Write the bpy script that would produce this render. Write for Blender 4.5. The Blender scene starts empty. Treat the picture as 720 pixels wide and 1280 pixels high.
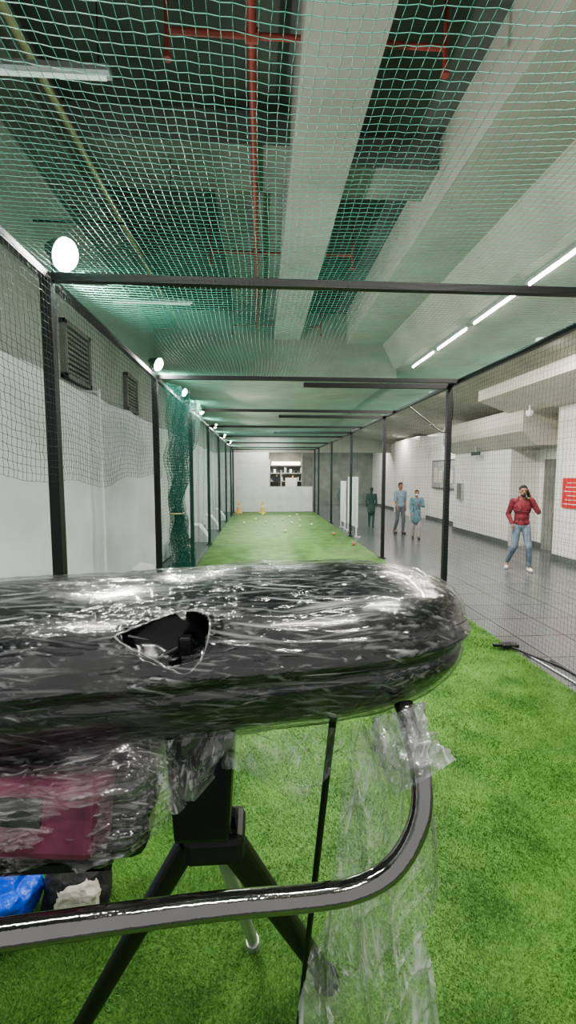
import bpy, bmesh, math, random
import numpy as np
from mathutils import Vector, Matrix, noise
random.seed(7); rng=np.random.default_rng(7)
C=bpy.context.scene.collection
LK=.86
# ---------------------------------------------------------------- materials
def newmat(name):
    m=bpy.data.materials.new(name); m.use_nodes=True
    nt=m.node_tree; b=nt.nodes['Principled BSDF']; return m,nt,b
def mat(name,col,rough=.5,metal=0,var=.12,scale=4,bump=0,bscale=40,emit=None,estr=0,coat=0):
    m,nt,b=newmat(name)
    b.inputs['Roughness'].default_value=rough; b.inputs['Metallic'].default_value=metal
    b.inputs['Coat Weight'].default_value=coat
    tc=nt.nodes.new('ShaderNodeTexCoord'); n=nt.nodes.new('ShaderNodeTexNoise')
    n.inputs['Scale'].default_value=scale; n.inputs['Detail'].default_value=5
    nt.links.new(tc.outputs['Object'],n.inputs['Vector'])
    r=nt.nodes.new('ShaderNodeValToRGB')
    r.color_ramp.elements[0].position=.3; r.color_ramp.elements[1].position=.7
    r.color_ramp.elements[0].color=(*[c*(1-var) for c in col],1)
    r.color_ramp.elements[1].color=(*[min(1,c*(1+var)) for c in col],1)
    nt.links.new(n.outputs['Fac'],r.inputs['Fac']); nt.links.new(r.outputs['Color'],b.inputs['Base Color'])
    if bump:
        n2=nt.nodes.new('ShaderNodeTexNoise'); n2.inputs['Scale'].default_value=bscale; n2.inputs['Detail'].default_value=4
        nt.links.new(tc.outputs['Object'],n2.inputs['Vector'])
        bp=nt.nodes.new('ShaderNodeBump'); bp.inputs['Strength'].default_value=bump; bp.inputs['Distance'].default_value=.02
        nt.links.new(n2.outputs['Fac'],bp.inputs['Height']); nt.links.new(bp.outputs['Normal'],b.inputs['Normal'])
    if emit:
        b.inputs['Emission Color'].default_value=(*emit,1); b.inputs['Emission Strength'].default_value=estr
    return m
def tilemat(name,c1,c2,mortar,w,h,rough=.3,ms=.01,vertical=None,offset=0.0):
    m,nt,b=newmat(name)
    tc=nt.nodes.new('ShaderNodeTexCoord'); br=nt.nodes.new('ShaderNodeTexBrick')
    vec=tc.outputs['Object']
    if vertical:
        sx=nt.nodes.new('ShaderNodeSeparateXYZ'); cx=nt.nodes.new('ShaderNodeCombineXYZ')
        nt.links.new(vec,sx.inputs[0]); ad=nt.nodes.new('ShaderNodeMath'); ad.operation='ADD'
        nt.links.new(sx.outputs[0],ad.inputs[0]); nt.links.new(sx.outputs[1],ad.inputs[1])
        nt.links.new(ad.outputs[0],cx.inputs[0]); nt.links.new(sx.outputs[2],cx.inputs[1]); vec=cx.outputs[0]
    nt.links.new(vec,br.inputs['Vector'])
    br.offset=offset; br.inputs['Scale'].default_value=1
    br.inputs['Brick Width'].default_value=w; br.inputs['Row Height'].default_value=h; br.inputs['Mortar Size'].default_value=ms
    br.inputs['Color1'].default_value=(*c1,1); br.inputs['Color2'].default_value=(*c2,1); br.inputs['Mortar'].default_value=(*mortar,1)
    n=nt.nodes.new('ShaderNodeTexNoise'); n.inputs['Scale'].default_value=60; n.inputs['Detail'].default_value=6
    nt.links.new(tc.outputs['Object'],n.inputs['Vector'])
    mx=nt.nodes.new('ShaderNodeMix'); mx.data_type='RGBA'; mx.blend_type='OVERLAY'; mx.inputs[0].default_value=.25
    nt.links.new(br.outputs['Color'],mx.inputs[6]); nt.links.new(n.outputs['Fac'],mx.inputs[7])
    nt.links.new(mx.outputs[2],b.inputs['Base Color']); b.inputs['Roughness'].default_value=rough
    return m
def filmmat(name,base=.05,gain=.55,sc=1.0,bump=.6,dirs=None,lo=.60,hi=.74,haze=.2,patch=(.48,.68),gloss=.07,tint=(.95,.96,.98)):
    m,nt,b=newmat(name); L=nt.links.new
    b.inputs['Base Color'].default_value=(*tint,1); b.inputs['Roughness'].default_value=.14
    b.inputs['Specular IOR Level'].default_value=1.0
    tc=nt.nodes.new('ShaderNodeTexCoord'); prev=None; hprev=None
    dirs=dirs or [((.3,.05,.06),(.8,80,80)),((.1,.10,-.09),(.9,120,120)),((.8,-.08,.15),(1.1,130,130)),((0,.22,.08),(1.3,110,110)),((.5,-.2,-.2),(1.3,150,150)),((.2,.5,.45),(2.2,130,130))]
    for k,(rot,scl) in enumerate(dirs):
        mp=nt.nodes.new('ShaderNodeMapping'); mp.vector_type='TEXTURE'; mp.inputs['Rotation'].default_value=rot
        mp.inputs['Scale'].default_value=tuple(1/(s*sc) for s in scl)
        n=nt.nodes.new('ShaderNodeTexNoise'); n.inputs['Scale'].default_value=1; n.inputs['Detail'].default_value=1.5
        n.inputs['Distortion'].default_value=.1
        L(tc.outputs['Object'],mp.inputs[0]); L(mp.outputs[0],n.inputs['Vector'])
        mr=nt.nodes.new('ShaderNodeMapRange'); mr.inputs['From Min'].default_value=lo; mr.inputs['From Max'].default_value=hi
        L(n.outputs['Fac'],mr.inputs['Value'])
        n3=nt.nodes.new('ShaderNodeTexNoise'); n3.inputs['Scale'].default_value=4+k; n3.inputs['Detail'].default_value=1
        n3.noise_dimensions='4D'; n3.inputs['W'].default_value=k*3.3
        L(tc.outputs['Object'],n3.inputs['Vector'])
        m3=nt.nodes.new('ShaderNodeMapRange'); m3.inputs['From Min'].default_value=patch[0]; m3.inputs['From Max'].default_value=patch[1]
        L(n3.outputs['Fac'],m3.inputs['Value'])
        mu=nt.nodes.new('ShaderNodeMath'); mu.operation='MULTIPLY'; L(mr.outputs[0],mu.inputs[0]); L(m3.outputs[0],mu.inputs[1])
        hm=nt.nodes.new('ShaderNodeMath'); hm.operation='MULTIPLY'; L(n.outputs['Fac'],hm.inputs[0]); L(m3.outputs[0],hm.inputs[1])
        if prev is None: prev=mu.outputs[0]; hprev=hm.outputs[0]
        else:
            x=nt.nodes.new('ShaderNodeMath'); x.operation='MAXIMUM'; L(prev,x.inputs[0]); L(mu.outputs[0],x.inputs[1]); prev=x.outputs[0]
            x=nt.nodes.new('ShaderNodeMath'); x.operation='ADD'; L(hprev,x.inputs[0]); L(hm.outputs[0],x.inputs[1]); hprev=x.outputs[0]
    nh=nt.nodes.new('ShaderNodeTexNoise'); nh.inputs['Scale'].default_value=6*sc; nh.inputs['Detail'].default_value=4; nh.inputs['Distortion'].default_value=.8
    L(tc.outputs['Object'],nh.inputs['Vector'])
    mh=nt.nodes.new('ShaderNodeMapRange'); mh.inputs['From Min'].default_value=.45; mh.inputs['From Max'].default_value=.75; mh.inputs['To Max'].default_value=haze
    L(nh.outputs['Fac'],mh.inputs['Value'])
    f=nt.nodes.new('ShaderNodeMath'); f.operation='MULTIPLY_ADD'; f.inputs[1].default_value=gain; f.inputs[2].default_value=base
    L(prev,f.inputs[0])
    f2=nt.nodes.new('ShaderNodeMath'); f2.operation='ADD'; f2.use_clamp=True
    L(f.outputs[0],f2.inputs[0]); L(mh.outputs[0],f2.inputs[1])
    tr=nt.nodes.new('ShaderNodeBsdfTransparent'); ms=nt.nodes.new('ShaderNodeMixShader')
    gl=nt.nodes.new('ShaderNodeBsdfGlossy'); gl.inputs['Roughness'].default_value=.12
    lw=nt.nodes.new('ShaderNodeLayerWeight'); lw.inputs['Blend'].default_value=.12
    ms0=nt.nodes.new('ShaderNodeMixShader')
    bp=nt.nodes.new('ShaderNodeBump'); bp.inputs['Strength'].default_value=bump; bp.inputs['Distance'].default_value=.006
    L(hprev,bp.inputs['Height']); L(bp.outputs['Normal'],b.inputs['Normal']); L(bp.outputs['Normal'],gl.inputs['Normal']); L(bp.outputs['Normal'],lw.inputs['Normal'])
    lf=nt.nodes.new('ShaderNodeMath'); lf.operation='MULTIPLY_ADD'; lf.inputs[1].default_value=.4; lf.inputs[2].default_value=gloss; L(lw.outputs['Fresnel'],lf.inputs[0])
    L(lf.outputs[0],ms0.inputs[0]); L(tr.outputs[0],ms0.inputs[1]); L(gl.outputs[0],ms0.inputs[2])
    L(f2.outputs[0],ms.inputs[0]); L(ms0.outputs[0],ms.inputs[1]); L(b.outputs[0],ms.inputs[2])
    L(ms.outputs[0],nt.nodes['Material Output'].inputs['Surface'])
    return m
M=dict(
 black=mat('black_paint',(.008,.009,.010),.45),
 blackpl=mat('black_plastic',(.005,.006,.008),.22,bump=.15,bscale=7,coat=.3),
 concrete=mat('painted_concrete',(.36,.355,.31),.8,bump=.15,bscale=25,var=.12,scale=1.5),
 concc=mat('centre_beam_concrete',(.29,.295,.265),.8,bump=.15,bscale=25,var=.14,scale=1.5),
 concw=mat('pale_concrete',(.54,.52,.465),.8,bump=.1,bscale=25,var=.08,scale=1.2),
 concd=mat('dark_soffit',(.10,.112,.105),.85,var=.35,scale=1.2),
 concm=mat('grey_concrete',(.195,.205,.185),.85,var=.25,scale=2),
 wallgrey=mat('grey_green_wall',(.36,.40,.37),.8,var=.12,scale=1.3),
 white=mat('white_paint',(.82,.83,.82),.5,var=.05),
 tarp=mat('white_tarpaulin',(.74,.76,.81),.55,var=.07,scale=1.5,bump=.4,bscale=3),
 red=mat('red_pipe_paint',(.28,.05,.04),.5),
 beige=mat('beige_pipe',(.46,.43,.25),.5),
 chrome=mat('chrome',(.36,.35,.355),.09,1,var=.15,bump=.05,bscale=60),
 silver=mat('grey_metal',(.55,.56,.58),.35,.7),
 glow=mat('lamp_glass',(1,1,1),.3,emit=(1,.99,.94),estr=60),
 tube=mat('tube_glass',(1,1,1),.3,emit=(1,.95,.85),estr=18),
 tubedim=mat('tube_faint_glow',(.7,.75,.72),.3,emit=(.9,1,.95),estr=.4),  # tubes that are off get a faint glow of their own
 pink=mat('maroon_panel',(.20,.05,.10),.45,var=.5,scale=12),
 lcd=mat('display_glass',(.05,.06,.055),.1),
 blue=mat('blue_plastic_bag',(.01,.11,.75),.28,bump=.8,bscale=14),
 offwhite=mat('off_white_cloth',(.6,.56,.50),.8,bump=.3,bscale=60),
 bagblack=mat('black_nylon',(.02,.02,.022),.55,bump=.3,bscale=80),
 yellow=mat('yellow_rubber',(.88,.85,.60),.5),
 yelcone=mat('yellow_plastic',(.75,.55,.12),.5),
 orange=mat('orange_plastic',(.78,.42,.14),.45),
 redball=mat('red_ball',(.6,.20,.14),.45),
 glassd=mat('dark_window',(.03,.04,.045),.15),
 signred=mat('sign_red',(.55,.03,.03),.5),
 green=mat('sign_green',(.02,.06,.04),.5),
 poster=mat('grey_poster',(.34,.33,.36),.5,var=.3,scale=5),
 warm=mat('warm_panel',(.8,.5,.25),.5,emit=(1,.85,.7),estr=6),
 skin=mat('skin',(.30,.16,.10),.55,var=.06), hair=mat('hair',(.012,.01,.009),.6),
 hoodie=mat('maroon_knit',(.19,.022,.035),.85,var=.6,scale=16,bump=.3,bscale=90),
 jeans=mat('washed_denim',(.15,.20,.26),.8,var=.35,scale=6,bump=.2,bscale=80),
 shoe=mat('white_trainer',(.75,.75,.75),.5), darkshoe=mat('dark_shoe',(.05,.04,.04),.5),
 skyshirt=mat('pale_blue_shirt',(.24,.33,.40),.8), greytr=mat('grey_trousers',(.14,.155,.18),.8),
 kurta=mat('blue_printed_kurta',(.12,.22,.27),.8,var=.6,scale=30), pinkcl=mat('pale_pink_cotton',(.46,.35,.37),.8),
 greencl=mat('dark_green_cloth',(.035,.07,.06),.8), cyan=mat('mask_white',(.6,.65,.7),.7),
 phone=mat('phone_body',(.01,.01,.01),.2),
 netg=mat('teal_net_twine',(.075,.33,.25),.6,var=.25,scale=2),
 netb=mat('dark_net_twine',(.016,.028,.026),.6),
 netm=mat('green_and_lamp_glow_twine',(.012,.14,.11),.6),  # gathered net's own green; on the left side net, painted lamp glow
 wallt=tilemat('white_wall_tile',(.74,.735,.70),(.71,.705,.67),(.48,.48,.46),.6,.45,.25,.006,vertical=True),
 floort=tilemat('grey_granite_tile',(.13,.136,.14),(.11,.116,.12),(.05,.053,.055),.6,.6,.24,.010),
 film=filmmat('cling_film',.0,.42,haze=.035,bump=.4,lo=.585,hi=.74,patch=(.42,.70),gloss=.09),
 film2=filmmat('loose_cling_film',.045,.62,1.0,.9,dirs=[((0,1.57,.0),(1.6,55,55)),((.2,1.4,.2),(2,80,80)),((.4,1.75,-.2),(2,80,80)),((0,1.1,.4),(3,90,90))],haze=.26,patch=(.40,.62),gloss=.13),
 film3=filmmat('wrinkled_cling_film',.02,.42,haze=.13,bump=.7,lo=.585,hi=.73,patch=(.40,.66),gloss=.08,tint=(.85,.82,.86)),
)
def grassmat():
    m,nt,b=newmat('artificial_grass'); tc=nt.nodes.new('ShaderNodeTexCoord')
    n=nt.nodes.new('ShaderNodeTexNoise'); n.inputs['Scale'].default_value=3.2; n.inputs['Detail'].default_value=4
    n2=nt.nodes.new('ShaderNodeTexNoise'); n2.inputs['Scale'].default_value=130; n2.inputs['Detail'].default_value=3
    for q in (n,n2): nt.links.new(tc.outputs['Object'],q.inputs['Vector'])
    ad=nt.nodes.new('ShaderNodeMath'); ad.operation='MULTIPLY_ADD'; ad.inputs[1].default_value=.45
    nt.links.new(n.outputs['Fac'],ad.inputs[0]); mu=nt.nodes.new('ShaderNodeMath'); mu.operation='MULTIPLY'; mu.inputs[1].default_value=.6
    nt.links.new(n2.outputs['Fac'],mu.inputs[0]); nt.links.new(mu.outputs[0],ad.inputs[2])
    r=nt.nodes.new('ShaderNodeValToRGB'); e=r.color_ramp.elements
    e[0].position=.38; e[0].color=(.045,.15,.025,1); e[1].position=.66; e[1].color=(.215,.43,.10,1)
    nt.links.new(ad.outputs[0],r.inputs['Fac']); nt.links.new(r.outputs['Color'],b.inputs['Base Color'])
    b.inputs['Roughness'].default_value=.55
    return m
M['grass']=grassmat()
# ---------------------------------------------------------------- helpers
def finish(ob,mt,parent=None,label=None,cat=None,kind=None,group=None,smooth=False):
    if mt is not None and not ob.data.materials: ob.data.materials.append(mt)
    if smooth:
        for p in ob.data.polygons: p.use_smooth=True
    if parent: ob.parent=parent
    if label: ob['label']=label
    if cat and not parent: ob['category']=cat
    if kind: ob['kind']=kind
    if group: ob['group']=group
    return ob
def bmobj(name,bm,mt,**k):
    bmesh.ops.recalc_face_normals(bm,faces=bm.faces)
    me=bpy.data.meshes.new(name); bm.to_mesh(me); bm.free()
    ob=bpy.data.objects.new(name,me); C.objects.link(ob); return finish(ob,mt,**k)
def empty(name,loc,label,cat,group=None):
    e=bpy.data.objects.new(name,None); e.location=loc; e.empty_display_size=.1; C.objects.link(e)
    e['label']=label; e['category']=cat
    if group: e['group']=group
    return e
def addbox(bm,lo,hi,mtx=None,bev=0):
    c=[(a+b)/2 for a,b in zip(lo,hi)]; s=[b-a for a,b in zip(lo,hi)]
    m=Matrix.Translation(c)@Matrix.Diagonal((*s,1))
    if mtx is not None: m=mtx@m
    r=bmesh.ops.create_cube(bm,size=1,matrix=m)
    if bev:
        es=list({e for v in r['verts'] for e in v.link_edges})
        bmesh.ops.bevel(bm,geom=es,offset=bev,segments=2,affect='EDGES',profile=.5)
def box(name,lo,hi,mt,bev=0,**k):
    bm=bmesh.new(); addbox(bm,lo,hi,bev=bev); return bmobj(name,bm,mt,**k)
def addcap(bm,p0,r0,p1,r1,seg=12,ys=1):
    p0=Vector(p0); p1=Vector(p1); d=p1-p0; L=max(d.length,1e-5)
    rot=d.to_track_quat('Z','Y').to_matrix().to_4x4()
    m=Matrix.Translation((p0+p1)/2)@rot
    bmesh.ops.create_cone(bm,cap_ends=True,segments=seg,radius1=r0,radius2=r1,depth=L,matrix=m)
    for p,r in ((p0,r0),(p1,r1)): bmesh.ops.create_icosphere(bm,subdivisions=2,radius=r,matrix=Matrix.Translation(p))
def addell(bm,c,r,rot=None,sub=3):
    m=Matrix.Translation(c)
    if rot is not None: m=m@rot
    bmesh.ops.create_icosphere(bm,subdivisions=sub,radius=1,matrix=m@Matrix.Diagonal((*r,1)))
def addcyl(bm,p0,p1,r,seg=16,r2=None):
    p0=Vector(p0); p1=Vector(p1); d=p1-p0
    m=Matrix.Translation((p0+p1)/2)@d.to_track_quat('Z','Y').to_matrix().to_4x4()
    bmesh.ops.create_cone(bm,cap_ends=True,segments=seg,radius1=r,radius2=r if r2 is None else r2,depth=d.length,matrix=m)
def cyl(name,p0,p1,r,mt,**k):
    bm=bmesh.new(); addcyl(bm,p0,p1,r,r2=k.pop('r2',None)); return bmobj(name,bm,mt,smooth=k.pop('smooth',False),**k)
def catmull(pts,n=10):
    P=[Vector(p) for p in pts]; P=[2*P[0]-P[1]]+P+[2*P[-1]-P[-2]]; out=[]
    for i in range(1,len(P)-2):
        for j in range(n):
            t=j/n; a,b,c,d=P[i-1:i+3]
            out.append(.5*((2*b)+(c-a)*t+(2*a-5*b+4*c-d)*t*t+(3*b-a-3*c+d)*t**3))
    out.append(P[-2]); return out
def addtube(bm,pts,r,seg=12,taper=None):
    pts=[Vector(p) for p in pts]; rings=[]; up=Vector((0.13,.21,1)).normalized()
    for i,p in enumerate(pts):
        t=(pts[min(i+1,len(pts)-1)]-pts[max(i-1,0)]).normalized()
        a=t.cross(up); 
        if a.length<.05: a=t.cross(Vector((1,0,0)))
        a.normalize(); b=t.cross(a); rr=r if taper is None else taper(i/(len(pts)-1))*r
        rings.append([bm.verts.new(p+rr*(math.cos(2*math.pi*k/seg)*a+math.sin(2*math.pi*k/seg)*b)) for k in range(seg)])
    for A,B in zip(rings,rings[1:]):
        for k in range(seg): bm.faces.new((A[k],A[(k+1)%seg],B[(k+1)%seg],B[k]))
    bm.faces.new(rings[0][::-1]); bm.faces.new(rings[-1])
def tube(name,pts,r,mt,seg=12,n=0,**k):
    bm=bmesh.new(); addtube(bm,catmull(pts,n) if n else pts,r,seg); return bmobj(name,bm,mt,smooth=True,**k)
def npmesh(name,V,F,mt,nv=4,**k):
    me=bpy.data.meshes.new(name); me.vertices.add(len(V)); me.vertices.foreach_set('co',V.astype(np.float32).ravel())
    me.loops.add(F.size); me.loops.foreach_set('vertex_index',F.astype(np.int32).ravel())
    me.polygons.add(len(F)); me.polygons.foreach_set('loop_start',np.arange(0,F.size,nv,dtype=np.int32))
    me.update(calc_edges=True); me.validate()
    ob=bpy.data.objects.new(name,me); C.objects.link(ob); return finish(ob,mt,**k)
def netmesh(name,P,r,mt,rj=None,**k):
    nu,nv,_=P.shape
    gu=np.gradient(P,axis=0); gv=np.gradient(P,axis=1)
    nrm=np.cross(gu,gv); nrm/=np.linalg.norm(nrm,axis=2,keepdims=True)+1e-9
    Vs=[];Fs=[];off=0
    for ax,g in ((0,gu),(1,gv)):
        t=g/(np.linalg.norm(g,axis=2,keepdims=True)+1e-9); b=np.cross(t,nrm)
        ring=np.stack([P+r*(math.cos(a)*nrm+math.sin(a)*b) for a in (0.5,2.594,4.69)],axis=2)
        idx=np.arange(nu*nv*3).reshape(nu,nv,3)+off
        A=idx[:-1] if ax==0 else idx[:,:-1]; B=idx[1:] if ax==0 else idx[:,1:]
        for q in range(3):
            q2=(q+1)%3
            Fs.append(np.stack([A[...,q],A[...,q2],B[...,q2],B[...,q]],axis=-1).reshape(-1,4))
        Vs.append(ring.reshape(-1,3)); off+=nu*nv*3
    return npmesh(name,np.concatenate(Vs),np.concatenate(Fs),mt,**k)
XL,XR,ZT=-1.367,2.714,3.23
YE=22.2
# ---------------------------------------------------------------- structure
S=dict(kind='structure')
box('floor',(-2.6,-1.5,-.1),(9,30,0),M['floort'],label='dark grey granite tile floor of the station concourse',**S)
box('wall_left',(-2.7,-1.5,0),(-2.4,30,5.6),M['wallgrey'],label='grey green painted concrete wall',**S)
bm=bmesh.new(); addbox(bm,(7.3,-1.5,0),(7.6,30,3.7)); bmobj('wall_right',bm,M['wallt'],label='white tiled concourse wall',**S)
box('wall_back',(-2.4,24.0,0),(.45,24.2,3.15),M['white'],label='white partition wall',**S)
box('wall_back_2',(2.3,24.0,0),(2.9,24.2,3.15),M['concm'],label='grey pier beside the opening',**S)
box('wall_end',(-2.4,28,0),(7.3,28.2,4.2),M['concm'],label='grey end wall',**S)
box('trim_1',(-2.4,24.0,3.15),(7.3,24.2,4.2),M['concrete'],label='painted lintel above the opening',**S)
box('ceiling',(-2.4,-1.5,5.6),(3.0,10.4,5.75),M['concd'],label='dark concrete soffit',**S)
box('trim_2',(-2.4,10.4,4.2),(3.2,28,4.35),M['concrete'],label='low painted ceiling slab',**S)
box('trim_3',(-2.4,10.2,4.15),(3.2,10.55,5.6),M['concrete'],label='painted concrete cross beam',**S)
box('trim_4',(.32,-1.5,5.0),(.92,10.2,5.6),M['concc'],label='pale longitudinal concrete beam',**S)
def extr(name,prof,y0,y1,mt,**k):
    n=len(prof); v=[(x,y0,z) for x,z in prof]+[(x,y1,z) for x,z in prof]
    f=[(i,(i+1)%n,(i+1)%n+n,i+n) for i in range(n)]+[tuple(range(n))[::-1],tuple(range(n,2*n))]
    bm=bmesh.new(); vs=[bm.verts.new(q) for q in v]
    for q in f: bm.faces.new([vs[i] for i in q])
    return bmobj(name,bm,mt,**k)
extr('trim_5',[(2.0,5.6),(2.0,4.92),(2.85,4.92),(3.15,4.36),(3.3,4.36),(3.3,5.6)],-1.5,10.2,M['concrete'],label='wide concrete beam with sloping side',**S)
extr('ceiling_concourse',[(3.2,4.36),(7.4,3.62),(7.4,3.8),(3.2,4.5)],-1.5,28,M['concrete'],label='sloping concourse ceiling',**S)
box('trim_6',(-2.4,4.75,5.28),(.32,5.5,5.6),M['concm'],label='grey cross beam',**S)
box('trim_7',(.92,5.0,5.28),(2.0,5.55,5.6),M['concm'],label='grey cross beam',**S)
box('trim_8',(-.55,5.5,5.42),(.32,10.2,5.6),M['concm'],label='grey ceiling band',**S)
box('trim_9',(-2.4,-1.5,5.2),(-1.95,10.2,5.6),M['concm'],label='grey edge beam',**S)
extr('trim_10',[(6.2,3.5),(6.2,2.95),(6.55,2.62),(7.3,2.62),(7.3,3.5)],10.0,14.5,M['concw'],label='bulkhead above the tiled column',**S)
extr('trim_11',[(5.4,3.98),(5.4,3.72),(6.3,3.40),(7.3,3.34),(7.3,3.66)],-1.5,10.6,M['concw'],label='pale dropped concrete edge along the concourse ceiling',**S)
box('wall_column_1',(6.6,11.1,0),(7.3,14.4,2.62),M['wallt'],label='white tiled column',**S)
box('wall_column_2',(6.55,8.2,0),(7.3,9.25,3.4),M['wallt'],label='white tiled column',**S)
box('wall_column_3',(6.9,18.6,0),(7.3,22,3.6),M['wallt'],label='white tiled pier',**S)
box('baseboard_right',(7.27,-1.5,0),(7.3,28,.14),M['concd'],label='dark skirting',**S)
box('baseboard_1',(6.58,11.08,0),(6.6,14.42,.14),M['concd'],label='dark skirting',**S)
box('baseboard_2',(6.53,8.18,0),(6.55,9.27,.14),M['concd'],label='dark skirting',**S)
box('door_1',(7.26,9.7,0),(7.3,10.7,2.3),M['concm'],label='grey service door',**S)
def louvre(name,y0,y1,z0,z1):
    bm=bmesh.new(); x=-2.4
    for a,b in (((x,y0,z0),(x+.07,y0+.06,z1)),((x,y1-.06,z0),(x+.07,y1,z1)),((x,y0,z0),(x+.07,y1,z0+.06)),((x,y0,z1-.06),(x+.07,y1,z1))): addbox(bm,a,b)
    n=9
    for i in range(n):
        z=z0+.08+(z1-z0-.14)*i/n
        addbox(bm,(x+.005,y0+.05,z),(x+.05,y1-.05,z+.035))
    return bmobj(name,bm,M['concm'],label='metal louvre window in the wall',**S)
louvre('window_1',5.5,6.3,3.08,3.78); louvre('window_2',7.9,8.6,3.05,3.7)
# ---------------------------------------------------------------- turf
def turf():
    bm=bmesh.new(); addbox(bm,(XL,-.6,0),(XR+.02,YE,.012)); 
    me=bpy.data.meshes.new('t'); bm.to_mesh(me); bm.free()
    bv=np.array([v.co[:] for v in me.vertices]); bf=[tuple(p.vertices) for p in me.polygons]
    N=300000
    u=rng.random(N); ya,yb=.9,9.0
    y=1/(1/ya-u*(1/ya-1/yb)); x=XL+.01+rng.random(N)*(XR-XL)
    h=(.009+.010*rng.random(N)); w=.0012*np.clip(y,1.3,9)/1.3*(.7+.6*rng.random(N))
    th=rng.random(N)*2*math.pi
    ph=np.sin(x*3.1+2*np.sin(y*2.3))*2+np.cos(y*3.7+1.5*np.sin(x*4))*2
    lx=np.cos(ph)*.006+rng.normal(0,.006,N); ly=np.sin(ph)*.006+rng.normal(0,.006,N)
    z=np.full(N,.012)
    a=np.stack([x-np.cos(th)*w,y-np.sin(th)*w,z],1); b=np.stack([x+np.cos(th)*w,y+np.sin(th)*w,z],1)
    t=np.stack([x+lx,y+ly,z+h],1)
    V=np.concatenate([a,b,t]); F=np.stack([np.arange(N),np.arange(N)+N,np.arange(N)+2*N],1)
    tri=[]
    for f in bf: tri+= [(f[0],f[1],f[2]),(f[0],f[2],f[3])]
    F=np.concatenate([F,np.array(tri)+3*N]); V=np.concatenate([V,bv])
    npmesh('artificial_turf',V,F,M['grass'],nv=3,label='long strip of bright green artificial grass carpet',cat='artificial turf',kind='stuff')
turf()
# ---------------------------------------------------------------- cage frame
fr=empty('practice_cage_frame',(0,0,0),'long black steel box frame of a cricket practice cage','cage frame')
LY=[3.08,6.0,8.93,11.85,14.8,17.7,20.6,YE]; RY=[3.08,6.31,9.65,13.2,16.9,20.7,YE]
def post(x,y):
    bm=bmesh.new(); addbox(bm,(x-.035,y-.035,.012),(x+.035,y+.035,ZT)); addbox(bm,(x-.08,y-.08,.012),(x+.08,y+.08,.022))
    return bmobj('post',bm,M['black'],parent=fr)
for y in [.1]+LY: post(XL-.04,y)
for y in [.1]+RY: post(XR+.06,y)
for x in (XL-.04,XR+.06): 
    box('rail',(x-.025,.1,ZT-.05),(x+.025,YE,ZT),M['black'],parent=fr)
for y in [.1]+LY: box('crossbar',(XL-.04,y-.025,ZT-.05),(XR+.06,y+.025,ZT),M['black'],parent=fr)
for y,x0 in ((6.31,.62),(9.65,.4),(13.2,.4)): box('crossbar',(x0,y-.03,ZT-.07),(XR+.06,y+.03,ZT-.005),M['black'],parent=fr)
# ---------------------------------------------------------------- nets
def yspace(y0,y1,c,cmax,st=6):
    ys=[y0]
    while ys[-1]<y1:
        y=ys[-1]; ys.append(y+min(cmax,max(c,c*(y/st))))
    return np.array(ys)
def roof():
    ys=yspace(.1,YE,.036,.13,3.2); xs=np.arange(XL-.03,XR+.06,.037)
    X,Y=np.meshgrid(xs,ys,indexing='ij')
    bars=np.array([.1]+LY); k=np.clip(np.searchsorted(bars,Y)-1,0,len(bars)-2)
    f=np.clip((Y-bars[k])/(bars[k+1]-bars[k]),0,1)
    fx=(X-XL)/(XR-XL)
    Z=ZT+.012-(.05*np.sin(math.pi*f)+.015*np.abs(np.sin(3*math.pi*f)))*(.55+.45*np.sin(math.pi*np.clip(fx,0,1)))
    Y=Y+.03*np.sin(X*2.2+Y*.7)+.006*np.sin(X*9)
    X=X+.015*np.sin(Y*2.7+X)
    P=np.stack([X,Y,Z],2)+rng.normal(0,.0010,(*X.shape,3))*np.array([1,1,.6])
    P[1::2,:,1]+=.003
    netmesh('roof_net',P,.00125,M['netg'],label='teal green knotted net stretched over the cage roof',cat='net')
roof()
def side(x,y0,y1,z0,z1,c,r,mt,scal=0,lab='',tf=False):
    ys=yspace(y0,y1,c,c*3,5); zs=np.arange(z0,z1,c)
    Y,Z=np.meshgrid(ys,zs,indexing='ij')
    if scal: Z=z1-(z1-Z)*(1+scal*np.sin(Y*2.1)+scal*.6*np.sin(Y*5.3))
    X=x+.02*np.sin(Y*1.7)*np.sin(Z*2)+.008*np.sin(Y*7)
    P=np.stack([X,Y,Z],2)+rng.normal(0,.002,(*X.shape,3)); P[:,1::2,1]+=.008
    netmesh('side_net',P,r,mt,label=lab,cat='net')
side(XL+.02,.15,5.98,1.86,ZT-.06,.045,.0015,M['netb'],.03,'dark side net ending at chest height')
side(XL+.02,6.02,YE-.05,.03,ZT-.06,.045,.0016,M['netm'],0,'side net reaching the turf, tinted green for lamp glow')  # lamp glow on this net is put into its green twine colour
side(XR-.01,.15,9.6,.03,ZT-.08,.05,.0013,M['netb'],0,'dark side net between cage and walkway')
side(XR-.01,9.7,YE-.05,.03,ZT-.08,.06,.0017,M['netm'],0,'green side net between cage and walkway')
zs=np.arange(.05,ZT-.06,.09); xs=np.arange(XL+.03,XR-.03,.09); X,Z=np.meshgrid(xs,zs,indexing='ij')
netmesh('end_net',np.stack([X,np.full_like(X,YE-.04),Z],2),.0012,M['netb'],label='dark net closing the far end of the cage',cat='net')
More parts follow.
